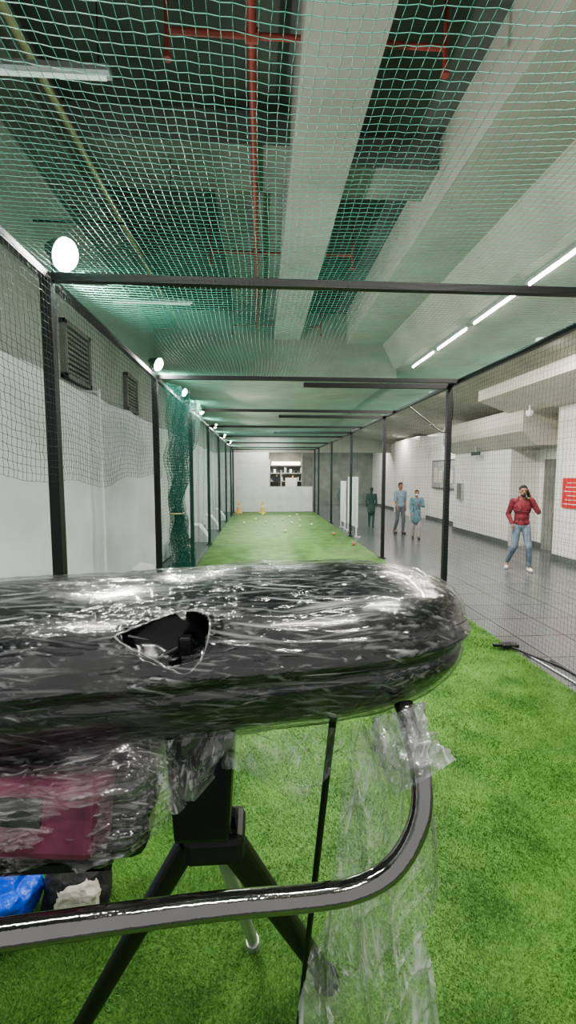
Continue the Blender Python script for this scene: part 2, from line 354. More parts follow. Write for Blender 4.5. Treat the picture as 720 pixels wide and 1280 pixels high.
def gathered():
    nu,nv=150,80
    U,Vv=np.meshgrid(np.linspace(0,1,nu),np.linspace(0,1,nv),indexing='ij'); Z=.04+Vv*3.12
    d=(Z-1.35); w=np.where(d>0, .22+1.9*np.clip(d/1.8,0,1)**1.3, .22+1.0*np.clip(-d/1.3,0,1)**.7)
    y0=6.12+.05*np.where(d>0,0,-d)
    Y=y0+U*w; A=.05+.07*np.minimum(w,1)
    X=XL+.17+A*np.sin(U*2*math.pi*7+Z*1.1)+.035*np.sin(Z*5+U*20)+.02*np.sin(Z*11)
    P=np.stack([X,Y,Z],2)+rng.normal(0,.004,(nu,nv,3))
    e=empty('gathered_net',(XL+.15,6.3,0),'teal net gathered into a bunch and tied beside a post','net')
    netmesh('net_cloth',P,.0018,M['netm'],parent=e).matrix_parent_inverse=Matrix.Translation(e.location).inverted()
    bm=bmesh.new(); pts=[(XL+.17+.1*math.cos(a),6.22+.12*math.sin(a),1.36) for a in np.linspace(0,6.2,20)]
    addtube(bm,pts,.012,8); t=bmobj('tie_cord',bm,M['beige'],parent=e,smooth=True); t.matrix_parent_inverse=Matrix.Translation(e.location).inverted()
gathered()
# ---------------------------------------------------------------- tarpaulin screen
def sheet(name,x,y0,y1,z0,z1,lab):
    ys=np.arange(y0,y1,.08); zs=np.linspace(z0,z1,26); Y,Z=np.meshgrid(ys,zs,indexing='ij')
    X=x+.03*np.sin(Y*1.9+.6*np.sin(Z*2))+.012*np.sin(Y*6.1+Z)+.01*np.sin(Z*7+Y*2)
    Z=Z-np.where(Z>z1-.3,.03*np.abs(np.sin(Y*math.pi/1.45)),0)
    nu,nv=Y.shape; idx=np.arange(nu*nv).reshape(nu,nv)
    F=np.stack([idx[:-1,:-1],idx[1:,:-1],idx[1:,1:],idx[:-1,1:]],-1).reshape(-1,4)
    return npmesh(name,np.stack([X,Y,Z],2).reshape(-1,3),F,M['tarp'],smooth=True,label=lab,cat='tarpaulin')
sheet('tarpaulin_screen',-2.12,.2,22.2,.02,2.93,'white tarpaulin sheet hung along the wall')
for y in (2.9,5.7,8.6,11.5,14.4): 
    bm=bmesh.new(); addcyl(bm,(-2.03,y,0),(-2.03,y,2.98),.02); addcyl(bm,(-2.03,y,0),(-2.03,y,.02),.07); addcyl(bm,(-2.03,y,2.95),(-2.4,y,2.95),.012)
    bmobj('screen_pole',bm,M['white'],label='slim white pole holding the tarpaulin screen',cat='pole',group='tarpaulin poles')
xs=np.arange(-2.0,2.72,.06); zs=np.linspace(.02,1.32,14); X,Z=np.meshgrid(xs,zs,indexing='ij')
Y=YE+.12+.03*np.sin(X*3)+.015*np.sin(X*9); idx=np.arange(X.size).reshape(X.shape)
npmesh('barrier_sheet',np.stack([X,Y,Z],2).reshape(-1,3),np.stack([idx[:-1,:-1],idx[1:,:-1],idx[1:,1:],idx[:-1,1:]],-1).reshape(-1,4),M['white'],smooth=True,label='waist-high white sheet closing the pitch end',cat='barrier')
for i,(y0,y1,z0,z1) in enumerate(((12.9,14.3,.3,1.85),(14.7,15.6,.25,1.7))):
    bm=bmesh.new(); addbox(bm,(2.90,y0,z0),(2.94,y1,z1),bev=.008)
    for yy in (y0+.08,y1-.08): addbox(bm,(2.89,yy-.02,0),(2.93,yy+.02,z0+.02)); addbox(bm,(2.86,yy-.02,0),(3.04,yy+.02,.03))
    bmobj('display_board',bm,M['white'],label='blank white board standing beside the net',cat='board')
for y in (6.75,9.7,12.6,15.5,18.4):
    prof=[(-1.94,0),(-1.94,.50),(-1.75,.46),(-1.52,.14),(-1.52,0)]
    extr('white_block',prof,y-.28,y+.28,M['white'],label='white block with sloping front on the floor',cat='block',group='white blocks beside the screen')
# ---------------------------------------------------------------- pipes
sp=empty('sprinkler_pipe',(-.05,0,5.2),'red painted fire sprinkler pipe under the ceiling','pipe')
def par(o,e): o.matrix_parent_inverse=Matrix.Translation(e.location).inverted(); return o
par(cyl('main_pipe',(-.05,-1,5.2),(-.05,10.2,5.2),.034,M['red'],parent=sp,smooth=True),sp)
for y,x0,x1 in ((3.56,-.68,1.45),(6.75,-.72,1.4),(9.9,-.6,1.35)):
    bm=bmesh.new(); addcyl(bm,(x0,y,5.2),(x1,y,5.2),.022)
    for x in (x0,x1): addcyl(bm,(x,y,5.02),(x,y,5.6 if x<.3 or x>.98 else 5.3),.018); addcyl(bm,(x,y,5.0),(x,y,5.03),.03)
    addcyl(bm,(-.05-.05,y,5.2),(.0,y,5.2),.045)
    par(bmobj('branch_pipe',bm,M['red'],parent=sp),sp)
cyl('conduit_pipe',(-1.80,-1,5.2),(-1.80,10.2,5.2),.032,M['beige'],label='pale yellow conduit pipe under the ceiling',cat='pipe',smooth=True)
cyl('conduit_pipe',(-2.4,5.0,4.6),(-.95,5.0,4.6),.012,M['black'],label='thin dark conduit hung across the hall',cat='pipe')
bm=bmesh.new(); addcyl(bm,(-.95,5.0,4.6),(-.95,5.0,5.28),.006); bmobj('hanger_rod',bm,M['black'],label='thin dark hanger rod',cat='rod')
def hang(x,y,z,zc,e): par(cyl('hanger',(x,y,z),(x,y,zc),.004,M['black'],parent=e),e)
def batten(x0,x1,y,z,mt,lit,zc):
    e=empty('batten_light',((x0+x1)/2,y,z),'slim suspended tube light batten','light fixture')
    bm=bmesh.new(); addbox(bm,(x0,y-.04,z),(x1,y+.04,z+.04)); par(bmobj('housing',bm,M['silver'],parent=e),e)
    par(cyl('tube',(x0+.03,y,z-.02),(x1-.03,y,z-.02),.014,mt,parent=e),e)
    for x in (x0+.08,x1-.08): hang(x,y,z+.04,zc,e)
batten(-1.95,-1.0,3.24,4.6,M['tubedim'],0,5.6); batten(-2.3,-1.06,7.13,4.6,M['tubedim'],0,5.6)
def area(loc,size,sy,E,col=(1,.96,.88),rot=(0,0,0),shape='RECTANGLE',spread=None):
    l=bpy.data.lights.new('lamp','AREA'); l.energy=E*LK; l.color=col; l.shape=shape; l.size=size; l.size_y=sy
    o=bpy.data.objects.new('area_light',l); o.location=loc; o.rotation_euler=rot; C.objects.link(o); return o
for y in (9.0,7.65,6.25,4.85,3.4):
    zc=4.36-.176*(3.36-3.2)-.0
    e=empty('ceiling_tube_light',(3.36,y,zc),'glowing white ceiling tube in a slim channel','light fixture','concourse ceiling tubes')
    par(box('housing',(3.33,y-.62,zc-.04),(3.39,y+.62,zc+.02),M['silver'],parent=e),e)
    par(cyl('tube',(3.36,y-.56,zc-.058),(3.36,y+.56,zc-.058),.02,M['tube'],parent=e),e)
    area((3.37,y,zc-.10),.06,1.06,85,(1,.94,.84))
for x in (4.6,6.4):  # made-up ceiling discs, added only to brighten the concourse
    for y in (7,11.5,16,20.5,25):
        z=4.36-.176*(x-3.2)
        if x==6.4 and y<12: continue
        e=empty('concourse_fill_light',(x,y,z),'small round ceiling disc added as fill light','light fixture','added concourse fill lights')
        bm=bmesh.new(); addcyl(bm,(x,y,z-.03),(x,y,z+.02),.09,24); par(bmobj('trim_ring',bm,M['white'],parent=e),e)
        area((x,y,z-.034),.13,.13,65,(1,.96,.90),shape='DISK')
def flood(y,z,r,E,lit=True):
    x=XL+.02; e=empty('flood_lamp',(x,y,z),'round bright white flood lamp on the cage rail','lamp','flood lamps on the cage rail')
    bm=bmesh.new(); d=Vector((.72,-.15,-.35)).normalized(); c=Vector((x,y,z))
    addcyl(bm,c-d*.09,c,r*.6,20,r2=r*1.05); addcyl(bm,c-d*.13,c-d*.09,r*.35,16); par(bmobj('lamp_housing',bm,M['black'],parent=e),e)
    bm=bmesh.new(); addell(bm,c+d*.005,(r*.98,r*.98,r*.55),rot=d.to_track_quat('Z','Y').to_matrix().to_4x4()); par(bmobj('lamp_lens',bm,M['glow'],parent=e,smooth=True),e)
    bm=bmesh.new(); addcyl(bm,c-d*.11,(XL-.05,y,ZT-.005),.014); par(bmobj('bracket',bm,M['black'],parent=e),e)
    a=area(c+d*(r*.6+.02),r*2,r*2,E,(1,.98,.92),shape='DISK'); a.rotation_euler=(-d).to_track_quat('Z','Y').to_euler()
flood(3.22,3.42,.11,110); flood(5.95,3.36,.085,90); flood(7.9,3.36,.07,65); flood(10.2,3.36,.07,65); flood(13.2,3.36,.07,65); flood(16.4,3.36,.07,65); flood(19.6,3.36,.07,65)
for x,y,E in ((.9,-.2,95),(2.2,1.2,100),(-.9,1.0,70)):  # unseen battens added overhead to brighten the near turf and machine
    e=empty('hall_fill_light',(x,y,4.75),'unseen tube batten added as overhead fill light','light fixture')
    par(box('housing',(x-.6,y-.06,4.75),(x+.6,y+.06,4.81),M['silver'],parent=e),e)
    par(cyl('tube',(x-.57,y,4.73),(x+.57,y,4.73),.016,M['tube'],parent=e),e)
    for q in (-.5,.5): hang(x+q,y,4.81,5.6 if x<2 else 4.92,e)
    area((x,y,4.69),1.2,.15,E,(1,.98,.93))
area((1.2,26,3.6),1.5,1.5,240,(1,.92,.85))  # extra light without a fixture, added to brighten the shop opening
for y in (12.5,16,19.5): area((.5,y,4.12),1.6,.15,115,(.95,1,.94))  # added fill under the low slab for far cage and barrier
area((.3,23.1,4.12),1.6,.15,90,(1,1,.97))  # one more added fill light, behind the barrier, no fixture
# ---------------------------------------------------------------- far shop
k=empty('shop_kiosk',(1.5,26.5,0),'small lit shop counter with shelves beyond the pitch','kiosk')
bm=bmesh.new(); addbox(bm,(.5,26.2,0),(2.7,26.7,1.1)); addbox(bm,(.5,27.5,0),(.6,27.9,2.9)); addbox(bm,(2.6,27.5,0),(2.7,27.9,2.9))
for z in (1.5,2.0,2.5): addbox(bm,(.5,27.5,z),(2.7,27.9,z+.04))
par(bmobj('counter',bm,M['wallgrey'],parent=k),k)
for i in range(12):
    x=.65+.17*i; z=(1.54,2.04)[i%2]; par(box('package',(x,27.55,z),(x+.06+.08*(i%2),27.8,z+.14+.1*(i%3)),[M['concm'],M['white'],M['orange'],M['black'],M['offwhite'],M['wallgrey']][i%6],parent=k),k)
par(box('screen',(.75,26.35,1.5),(1.25,26.4,1.85),M['glassd'],parent=k),k); par(box('screen_stand',(.97,26.35,1.1),(1.03,26.4,1.5),M['black'],parent=k),k)
par(box('light_panel',(.7,27.45,2.55),(2.5,27.5,2.75),M['warm'],parent=k),k)
par(cyl('umbrella_pole',(1.2,25.6,0),(1.2,25.6,2.2),.03,M['white'],parent=k),k)
par(box('menu_board',(1.5,26.3,1.1),(2.2,26.34,1.75),M['white'],parent=k),k)
# ---------------------------------------------------------------- wall fittings
e=empty('notice_board',(7.3,16.8,1.95),'dark framed grey notice board on the white wall','notice board')
par(box('frame',(7.22,15.6,1.35),(7.295,17.9,2.5),M['concd'],parent=e),e); par(box('panel',(7.21,15.66,1.40),(7.222,17.84,2.45),M['poster'],parent=e),e)
for j in range(4): par(box('notice',(7.20,15.85+.5*j,1.6),(7.211,16.15+.5*j,2.1+.1*(j%2)),M['concw'],parent=e),e)
e=empty('fire_hose_cabinet',(6.6,13.9,1.4),'small grey wall cabinet on the tiled column','cabinet')
par(box('body',(6.52,13.7,1.1),(6.6,14.05,1.65),M['silver'],parent=e),e); par(box('door',(6.51,13.73,1.13),(6.522,14.02,1.62),M['concm'],parent=e),e)
e=empty('hanging_sign',(6.5,12.6,2.5),'small dark green hanging sign','sign')
par(box('sign_panel',(6.40,12.4,2.49),(6.44,12.9,2.59),M['green'],parent=e),e); par(box('bracket',(6.41,12.63,2.59),(6.43,12.67,2.95),M['silver'],parent=e),e)
e=empty('red_notice_sign',(6.55,8.75,1.5),'red notice sign with white lettering on the tiled column','sign')
par(box('sign_panel',(6.52,8.47,1.2),(6.55,8.98,1.84),M['signred'],parent=e),e)
for j in range(6): par(box('lettering',(6.512,8.53,1.28+.09*j),(6.521,8.92-.05*(j%3),1.292+.09*j),M['white'],parent=e),e)
e=empty('security_camera',(6.1,9.6,3.4),'white dome security camera under the concrete edge','camera')
bm=bmesh.new(); addcyl(bm,(6.1,9.6,3.36),(6.1,9.6,3.48),.02); addcyl(bm,(6.1,9.6,3.28),(6.1,9.6,3.36),.08); par(bmobj('housing',bm,M['white'],parent=e),e)
bm=bmesh.new(); addell(bm,(6.1,9.6,3.28),(.065,.065,.06)); par(bmobj('dome',bm,M['white'],parent=e,smooth=True),e)
e=empty('extension_cable',(2.72,4.35,.04),'black power cable with plug socket lying on the turf edge','cable')
par(tube('cable',[(2.66,4.42,.055),(2.80,4.2,.03),(2.95,3.95,.012),(3.0,3.7,.012),(3.25,3.75,.012),(3.6,3.9,.012),(4.2,3.8,.012)],.011,M['black'],n=8,parent=e),e)
bm=bmesh.new(); addbox(bm,(2.60,4.36,.035),(2.78,4.46,.075),bev=.01); addcyl(bm,(2.6,4.41,.055),(2.52,4.42,.055),.018); par(bmobj('socket',bm,M['black'],parent=e),e)
tube('white_cable',[(2.79,4.3,.012),(2.82,4.0,.012),(2.86,3.5,.012),(2.84,3.0,.012),(2.88,2.4,.012),(2.86,1.5,.012)],.01,M['silver'],n=8,label='pale cable lying along the turf edge',cat='cable')
tube('black_cable',[(2.95,4.1,.012),(2.98,3.6,.012),(2.93,3.0,.012),(3.0,2.3,.012),(2.96,1.5,.012)],.009,M['black'],n=8,label='black cable lying on the tiles beside the turf',cat='cable')
tube('hanging_cable',[(2.83,6.35,3.2),(2.95,6.6,2.75),(3.0,7.0,2.6),(2.9,7.6,2.9),(2.83,8.2,3.2)],.012,M['black'],n=8,label='black cable looped from the cage rail',cat='cable')
# ---------------------------------------------------------------- balls and cones
def ball(x,y,m,lab,grp):
    bm=bmesh.new(); addell(bm,(0,0,0),(.045,.045,.045))
    bmesh.ops.create_cone(bm,cap_ends=True,segments=24,radius1=.0457,radius2=.0457,depth=.003)
    o=bmobj('cricket_ball',bm,m,smooth=True,label=lab,cat='ball',group=grp); o.location=(x,y,.058)
for x,y in ((1.29,19.3),(1.21,16.7),(-.21,18.2),(.5,16),(1.4,15.5),(1.9,16.1),(-.66,16.7),(.9,18),(1.7,20.2),(.1,20.5),(.2,17.1),(1.6,17.6),(.8,14.2)): ball(x,y,M['yellow'],'pale yellow practice cricket ball on the turf','yellow balls')
for x,y in ((2.5,11.4),(2.3,13.4)): ball(x,y,M['redball'],'red practice cricket ball on the turf','red balls')
def cone(x,y,m,lab,h=.62):
    e=empty('traffic_cone',(x,y,.012),lab,'cone')
    bm=bmesh.new(); addbox(bm,(-.17,-.17,0),(.17,.17,.03),bev=.01); addcyl(bm,(0,0,.03),(0,0,h),.12,24,r2=.025)
    o=bmobj('cone_body',bm,m,parent=e)
    bm=bmesh.new(); addcyl(bm,(0,0,h*.5),(0,0,h*.62),.0755,24,r2=.063); bmobj('reflective_band',bm,M['white'],parent=e)
cone(.08,21.6,M['yelcone'],'yellow plastic cone on the turf'); cone(-1.1,21.6,M['orange'],'orange plastic cone on the turf')
# ---------------------------------------------------------------- bags
def crumple(name,c,r,mt,amp,seed,parent,sub=5,flat=True):
    bm=bmesh.new(); bmesh.ops.create_icosphere(bm,subdivisions=sub,radius=1)
    for v in bm.verts:
        p=v.co.copy(); n=noise.noise(p*2.1+Vector((seed,0,0)))+.5*abs(noise.noise(p*5+Vector((0,seed,0))))
        q=Vector((math.copysign(abs(p.x)**.75,p.x),math.copysign(abs(p.y)**.75,p.y),math.copysign(abs(p.z)**.75,p.z)))*(1+amp*n)
        v.co=Vector((q.x*r[0],q.y*r[1],max(q.z*r[2],-r[2])))+Vector(c)
    return bmobj(name,bm,mt,parent=parent,smooth=True)
e=empty('plastic_bag',(-1.12,1.70,.012),'bright blue plastic bag with tied top','bag')
crumple('bag_body',(0,0,.13),(.16,.13,.13),M['blue'],.35,3.1,e)
bm=bmesh.new(); addtube(bm,catmull([(-.02,0,.23),(0,.01,.27),(.05,.02,.31)],6),.018,8); addtube(bm,catmull([(0,0,.24),(-.04,.01,.29),(-.07,-.02,.3)],6),.014,8); bmobj('knot',bm,M['blue'],parent=e,smooth=True)
e=empty('sports_bag',(-.79,1.76,.012),'black nylon bag with off-white panel','bag')
crumple('bag_body',(0,0,.13),(.13,.11,.13),M['bagblack'],.15,1.7,e)
crumple('bag_panel',(.03,-.075,.15),(.085,.05,.085),M['offwhite'],.2,2.7,e)
bm=bmesh.new(); addtube(bm,catmull([(-.1,-.02,.25),(-.05,-.03,.31),(.05,-.03,.31),(.1,-.02,.25)],8),.01,8); bmobj('handle',bm,M['bagblack'],parent=e,smooth=True)
# ---------------------------------------------------------------- bowling machine
bm_e=empty('bowling_machine',(0,0,0),'black ball-bowling machine wrapped in clear cling film on tripod legs','bowling machine')
AY=.235; ZU,ZL=.128,.205; XE=.478; XW=-1.05
def yc(x): return .985+.09*min(x,.3)
def zc_(x): return 1.553+.035*min(x,.2)
def endf(x,R=.34):
    d=XE-x
    if d>=R: f=1
    else: f=max(0,1-((R-d)/R)**2.1)**(1/2.1)
    d2=x-XW
    if d2<.2: f*=max(0,1-((.2-d2)/.2)**2.3)**(1/2.3)
    return f
def surf(x,a,g=0):
    f=endf(x); fz=f**.70 if f>0 else 0
    c,s=math.cos(a),math.sin(a)
    ey=2/2.1 if s>0 else 2/2.5
    cy=math.copysign(abs(c)**ey,c); cz=math.copysign(abs(s)**(2/2.15 if s>0 else 2/2.5),s)
    bulge=1+.05*noise.noise(Vector((x*2.5,3,1)))+(.03*noise.noise(Vector((x*6,a*2,1))))
    az=(ZU*bulge if s>0 else ZL)*fz
    yy=cy*(AY*f+g)
    if s<0: yy*=1-.20*abs(s)
    return Vector((x+(g if x>XE-.2 else 0)*(1-f),yc(x)+yy,zc_(x)+cz*(az+g)))
def xsamples(n): return [XW+(XE-XW)*math.sin(i/n*math.pi/2) for i in range(n+1)]
def shell(name,a0,a1,na,nx,mt,g=0,disp=None,hole=None,closed=False):
    bm=bmesh.new(); xs=xsamples(nx); R=[]
    for x in xs:
        row=[]
        for j in range(na if closed else na+1):
            a=a0+(a1-a0)*j/na; p=surf(x,a,g)
            if disp: p=p+disp(p,a)
            row.append(bm.verts.new(p))
        R.append(row)
    m=len(R[0])
    for i in range(nx):
        for j in range(m if closed else m-1):
            j2=(j+1)%m
            q=(R[i][j],R[i][j2],R[i+1][j2],R[i+1][j])
            if hole:
                c=sum((v.co for v in q),Vector())/4
                if hole(c): continue
            try: bm.faces.new(q)
            except: pass
    if closed: 
        for row in (R[0],R[-1]):
            try: bm.faces.new(row)
            except: pass
    return bmobj(name,bm,mt,parent=bm_e,smooth=True)
def lip(p,k=1):
    dz=p.z-zc_(p.x); n=Vector((p.x-min(p.x,XE-.3),p.y-yc(p.x),0))
    if n.length<1e-4: return Vector((0,0,0))
    n.normalize()
    return n*k*(.013*math.exp(-((dz+.005)/.012)**2)-.009*math.exp(-((dz+.034)/.010)**2)+.004*math.exp(-((dz+.075)/.02)**2))
sh=shell('body_shell',0,2*math.pi,200,90,M['blackpl'],disp=lambda p,a: lip(p)+Vector((0,0,.002*noise.noise(p*9))),closed=True)
POLY=[(-.258,.755),(-.225,.770),(-.19,.786),(-.160,.797),(-.12,.800),(-.098,.788),(-.094,.765),(-.104,.744),(-.130,.733),(-.165,.736),(-.20,.739),(-.235,.745)]
def inpoly(x,y):
    r=False; n=len(POLY); j=n-1
    for i in range(n):
        xi,yi=POLY[i]; xj,yj=POLY[j]
        if (yi>y)!=(yj>y) and x<(xj-xi)*(y-yi)/(yj-yi)+xi: r=not r
        j=i
    return r
def ztop(x,y):
    t=min(1,abs(y-yc(x))/AY); return zc_(x)+ZU*max(0,1-t**2.1)**(1/2.15)
bm=bmesh.new(); addell(bm,(-.160,.775,1.61),(.088,.048,.062),sub=4)
for v in bm.verts: v.co+=Vector((1,.3,.8))*.010*noise.noise(v.co*26)
cut=bmobj('cutter',bm,M['black'])
md=sh.modifiers.new('open','BOOLEAN'); md.operation='DIFFERENCE'; md.object=cut; md.solver='EXACT'
dg=bpy.context.evaluated_depsgraph_get(); me2=bpy.data.meshes.new_from_object(sh.evaluated_get(dg)); sh.modifiers.clear(); sh.data=me2
bpy.data.objects.remove(cut)
for p in sh.data.polygons: p.use_smooth=True
bm=bmesh.new(); addbox(bm,(-.155,.785,1.56),(-.13,.81,1.60),bev=.005); addcyl(bm,(-.19,.78,1.565),(-.13,.81,1.585),.006); bmobj('clip',bm,M['black'],parent=bm_e)
def ridge(v): return 1-min(1,abs(noise.noise(v))*3.2)
def fdisp(p,a):
    n=Vector((0,(p.y-yc(p.x)),(p.z-zc_(p.x)))).normalized()
    arc=a*.2
    r=ridge(Vector((p.x*1.2,arc*20+p.x*2,1)))**3*.0035+ridge(Vector((p.x*1.8+4,arc*30-p.x*4,5)))**3*.0026+ridge(Vector((p.x*5+arc*8,arc*12-p.x*3,9)))**5*.0025
    dd=math.hypot(p.x+.17,(p.y-.765)*1.6); 
    if p.z>zc_(p.x): r+=.004*math.exp(-(dd/.14)**2)*ridge(Vector((math.atan2(p.y-.765,p.x+.17)*4,dd*3,2)))**2
    return n*(r-.001)+lip(p,.6)
def fhole(c):
    if c.z<zc_(c.x) or c.y>.9: return False
    return inpoly(c.x+.004*noise.noise(c*50),c.y+.004*noise.noise(c*50+Vector((9,0,0))))
shell('plastic_film',0,2*math.pi,260,440,M['film'],g=.006,disp=fdisp,hole=fhole)
bm=bmesh.new()
pts=[Vector((x,y,ztop(x,y)+.008)) for x,y in POLY]; cl=catmull(pts+[pts[0]],7)
cl=[p+Vector((0,0,.003*noise.noise(p*70))) for p in cl]
addtube(bm,cl,.0022,6,taper=lambda t:.5+.6*abs(math.sin(t*23)))
for x,y,dx,dy,w in ((-.235,.757,.035,.004,.005),(-.15,.797,.010,-.016,.010),(-.105,.75,-.018,.008,.007)):
    b=Vector((x,y,ztop(x,y)+.008)); d=Vector((dx,dy,-.010)); t=Vector((-dy,dx,0)).normalized()*w
    bm.faces.new([bm.verts.new(b-t),bm.verts.new(b+t),bm.verts.new(b+d+t*.2),bm.verts.new(b+d*.9-t*.3)])
bmobj('torn_film_edge',bm,M['film2'],parent=bm_e,smooth=True)
bm=bmesh.new(); addbox(bm,(-.95,.80,1.19),(-.215,1.08,1.42),bev=.045); addbox(bm,(-.36,.79,1.15),(-.225,.9,1.25),bev=.03); bmobj('motor_housing',bm,M['blackpl'],parent=bm_e)
bm=bmesh.new(); addbox(bm,(-.205,.86,1.12),(-.055,.99,1.40),bev=.012)
for v in bm.verts:
    if v.co.z<1.22: v.co.x=-.125+(v.co.x+.125)*.8
addcyl(bm,(-.13,.93,1.06),(-.13,.93,1.14),.05,24); bmobj('stem',bm,M['blackpl'],parent=bm_e)
bm=bmesh.new(); addbox(bm,(-.17,.865,1.06),(-.04,.97,1.125),bev=.015); bmobj('leg_hub',bm,M['black'],parent=bm_e)
for p0,p1,r,mt in (((-.09,.90,1.12),(.235,1.45,.03),.033,'black'),((-.16,.90,1.10),(-.64,1.30,.03),.026,'black'),((-.12,.95,1.10),(-.04,1.59,.03),.02,'silver')):
    bm=bmesh.new(); addcyl(bm,p0,p1,r,20); d=(Vector(p1)-Vector(p0)).normalized()
    addcyl(bm,Vector(p1)-d*.03,(p1[0],p1[1],.012),r*1.3,20,r2=r*1.5)
    if mt=='silver':
        a=Vector(p0)+(Vector(p1)-Vector(p0))*.55; addcyl(bm,a,a+d*.06,r*1.5,20)
    bmobj('leg',bm,M[mt],parent=bm_e,smooth=False)
cyl('support_rod',(.15,.86,1.40),(.12,1.33,.012),.008,M['black'],parent=bm_e)
hp=[(-.9,.52,1.285),(-.6,.55,1.263),(-.377,.591,1.243),(-.1,.64,1.213),(.08,.672,1.185),(.16,.686,1.180),(.222,.697,1.198),(.265,.71,1.238),(.290,.725,1.29),(.298,.76,1.35),(.292,.84,1.43)]
tube('tubular_handle',hp,.0195,M['chrome'],seg=24,n=8,parent=bm_e,label='polished dark chrome bent tubular handle')
def wrapdrape(name,pts,r,amp,seed):
    P=catmull(pts,16); bm=bmesh.new(); seg=60; rings=[]
    for i,p in enumerate(P):
        t=(P[min(i+1,len(P)-1)]-P[max(i-1,0)]).normalized(); a=t.cross(Vector((0,1,0))).normalized(); b=t.cross(a)
        rings.append([bm.verts.new(p+(r+amp*ridge(Vector((math.cos(6.283*k/seg)*1.5,math.sin(6.283*k/seg)*1.5,i*.09+seed)))+amp*.4*noise.noise(Vector((k*.4,i*.15,seed))))*(math.cos(6.283*k/seg)*a+math.sin(6.283*k/seg)*b)) for k in range(seg)])
    for A,B in zip(rings,rings[1:]):
        for k in range(seg): bm.faces.new((A[k],A[(k+1)%seg],B[(k+1)%seg],B[k]))
    return bmobj(name,bm,M['film2'],parent=bm_e,smooth=True)
wrapdrape('film_wrap_on_handle',[(.27,.83,1.42),(.285,.80,1.37),(.31,.76,1.325)],.042,.026,8)
rot=Matrix.Translation((-.46,.745,1.305))@Matrix.Rotation(math.radians(-6),4,'Z')@Matrix.Rotation(math.radians(-14),4,'X')
bm=bmesh.new(); addbox(bm,(-.25,-.03,-.058),(.18,.06,.062),mtx=rot,bev=.014); box_o=bmobj('control_box',bm,M['pink'],parent=bm_e,label='dull maroon control box')
bm=bmesh.new(); addbox(bm,(-.08,-.034,-.005),(.09,-.028,.04),mtx=rot,bev=.002); bmobj('display',bm,M['lcd'],parent=box_o)
bm=bmesh.new(); addbox(bm,(-.95,.70,1.228),(-.26,.735,1.243)); addbox(bm,(-.95,.70,1.228),(-.92,.9,1.243)); addbox(bm,(-.3,.70,1.228),(-.27,.9,1.243)); bmobj('box_bracket',bm,M['black'],parent=bm_e)
def drape(name,fn,nu,nv,mt,jag=None):
    bm=bmesh.new(); G=[[bm.verts.new(fn(i/nu,j/nv)) for j in range(nv+1)] for i in range(nu+1)]
    for i in range(nu):
        for j in range(nv):
            if jag and jag(i/nu,j/nv): continue
            bm.faces.new((G[i][j],G[i+1][j],G[i+1][j+1],G[i][j+1]))
    loose=[v for v in bm.verts if not v.link_faces]; bmesh.ops.delete(bm,geom=loose,context='VERTS')
    return bmobj(name,bm,mt,parent=bm_e,smooth=True)
def f1(u,v):
    z=1.40-.84*v; w=.15+.14*min(1,v*2.5)-.05*math.sin(v*5)
    xc=.245-.01*v+.014*math.sin(v*8)-.06*max(0,v-.5)
    n=noise.noise(Vector((u*3,v*3,2)))
    fold=.034*ridge(Vector((u*2.2+v*.6,v*1.0,1)))**2+.022*ridge(Vector((u*4-v*1.2,v*1.6,4)))**3+.008*ridge(Vector((u*5+v*6,v*5,9)))**3
    return Vector((xc+(u-.5)*w+.03*n,.810+.024*math.sin(u*9+v*2)-.02*v-fold,z))
drape('hanging_film',f1,180,280,M['film2'],jag=lambda u,v: v>.93+.06*noise.noise(Vector((u*8,0,0))) or (u>.94+.1*noise.noise(Vector((v*9,0,0)))) or u<.05+.08*noise.noise(Vector((v*9,5,0))))
def f2(u,v):
    x=-.22+.46*u; dz=.19*v*(.55+.45*math.sin(u*6+1)**2)
    return Vector((x,.80+.02*ridge(Vector((u*7,v*2,3)))**2+.03*noise.noise(Vector((u*6,v*2,4)))+.05*v,1.40-dz))
drape('film_skirt',f2,180,50,M['film2'])
def f3(u,v):
    x=-.85+.66*u+.03*math.sin(v*3)*(u>.9)
    wrap=.10*max(0,(u-.86)/.14)**2
    return Vector((x,.705+wrap+.02*noise.noise(Vector((u*7,v*3,4)))-.010*ridge(Vector((u*3+v*3,v*7,1)))**3-.008*ridge(Vector((u*6-v*6,v*8,7)))**3+(.10*(1-v*4) if v<.25 else 0),1.43-.215*v+.02*noise.noise(Vector((u*6,0,1)))))
drape('film_over_control_box',f3,200,90,M['film3'],jag=lambda u,v: v>.93+.12*noise.noise(Vector((u*12,2,0))))
# ---------------------------------------------------------------- people
def voxel(o,s,it=3):
    m=o.modifiers.new('r','REMESH'); m.mode='VOXEL'; m.voxel_size=s; m.use_smooth_shade=True
    q=o.modifiers.new('s','SMOOTH'); q.iterations=it; q.factor=.5
def hand(bm,w,d,side,curl=.5,s=1):
    w=Vector(w); d=Vector(d).normalized(); side=(Vector(side)-d*Vector(side).dot(d)).normalized(); n=d.cross(side)
    addcap(bm,w,.026*s,w+d*.075*s,.030*s); 
    for k,(o,l) in enumerate(((.026,.068),(.009,.078),(-.009,.072),(-.026,.056))):
        a=w+d*.075*s+side*o*s; b=a+(d+n*curl*.4).normalized()*l*.5*s; c=b+(d+n*curl*1.4).normalized()*l*.5*s
        addcap(bm,a,.0095*s,b,.009*s,8); addcap(bm,b,.009*s,c,.0075*s,8)
    a=w+d*.03*s+side*.024*s; b=a+(d*.6+side).normalized()*.035*s; c=b+(d+side*.3+n*curl).normalized()*.03*s
    addcap(bm,a,.012*s,b,.011*s,8); addcap(bm,b,.011*s,c,.009*s,8)
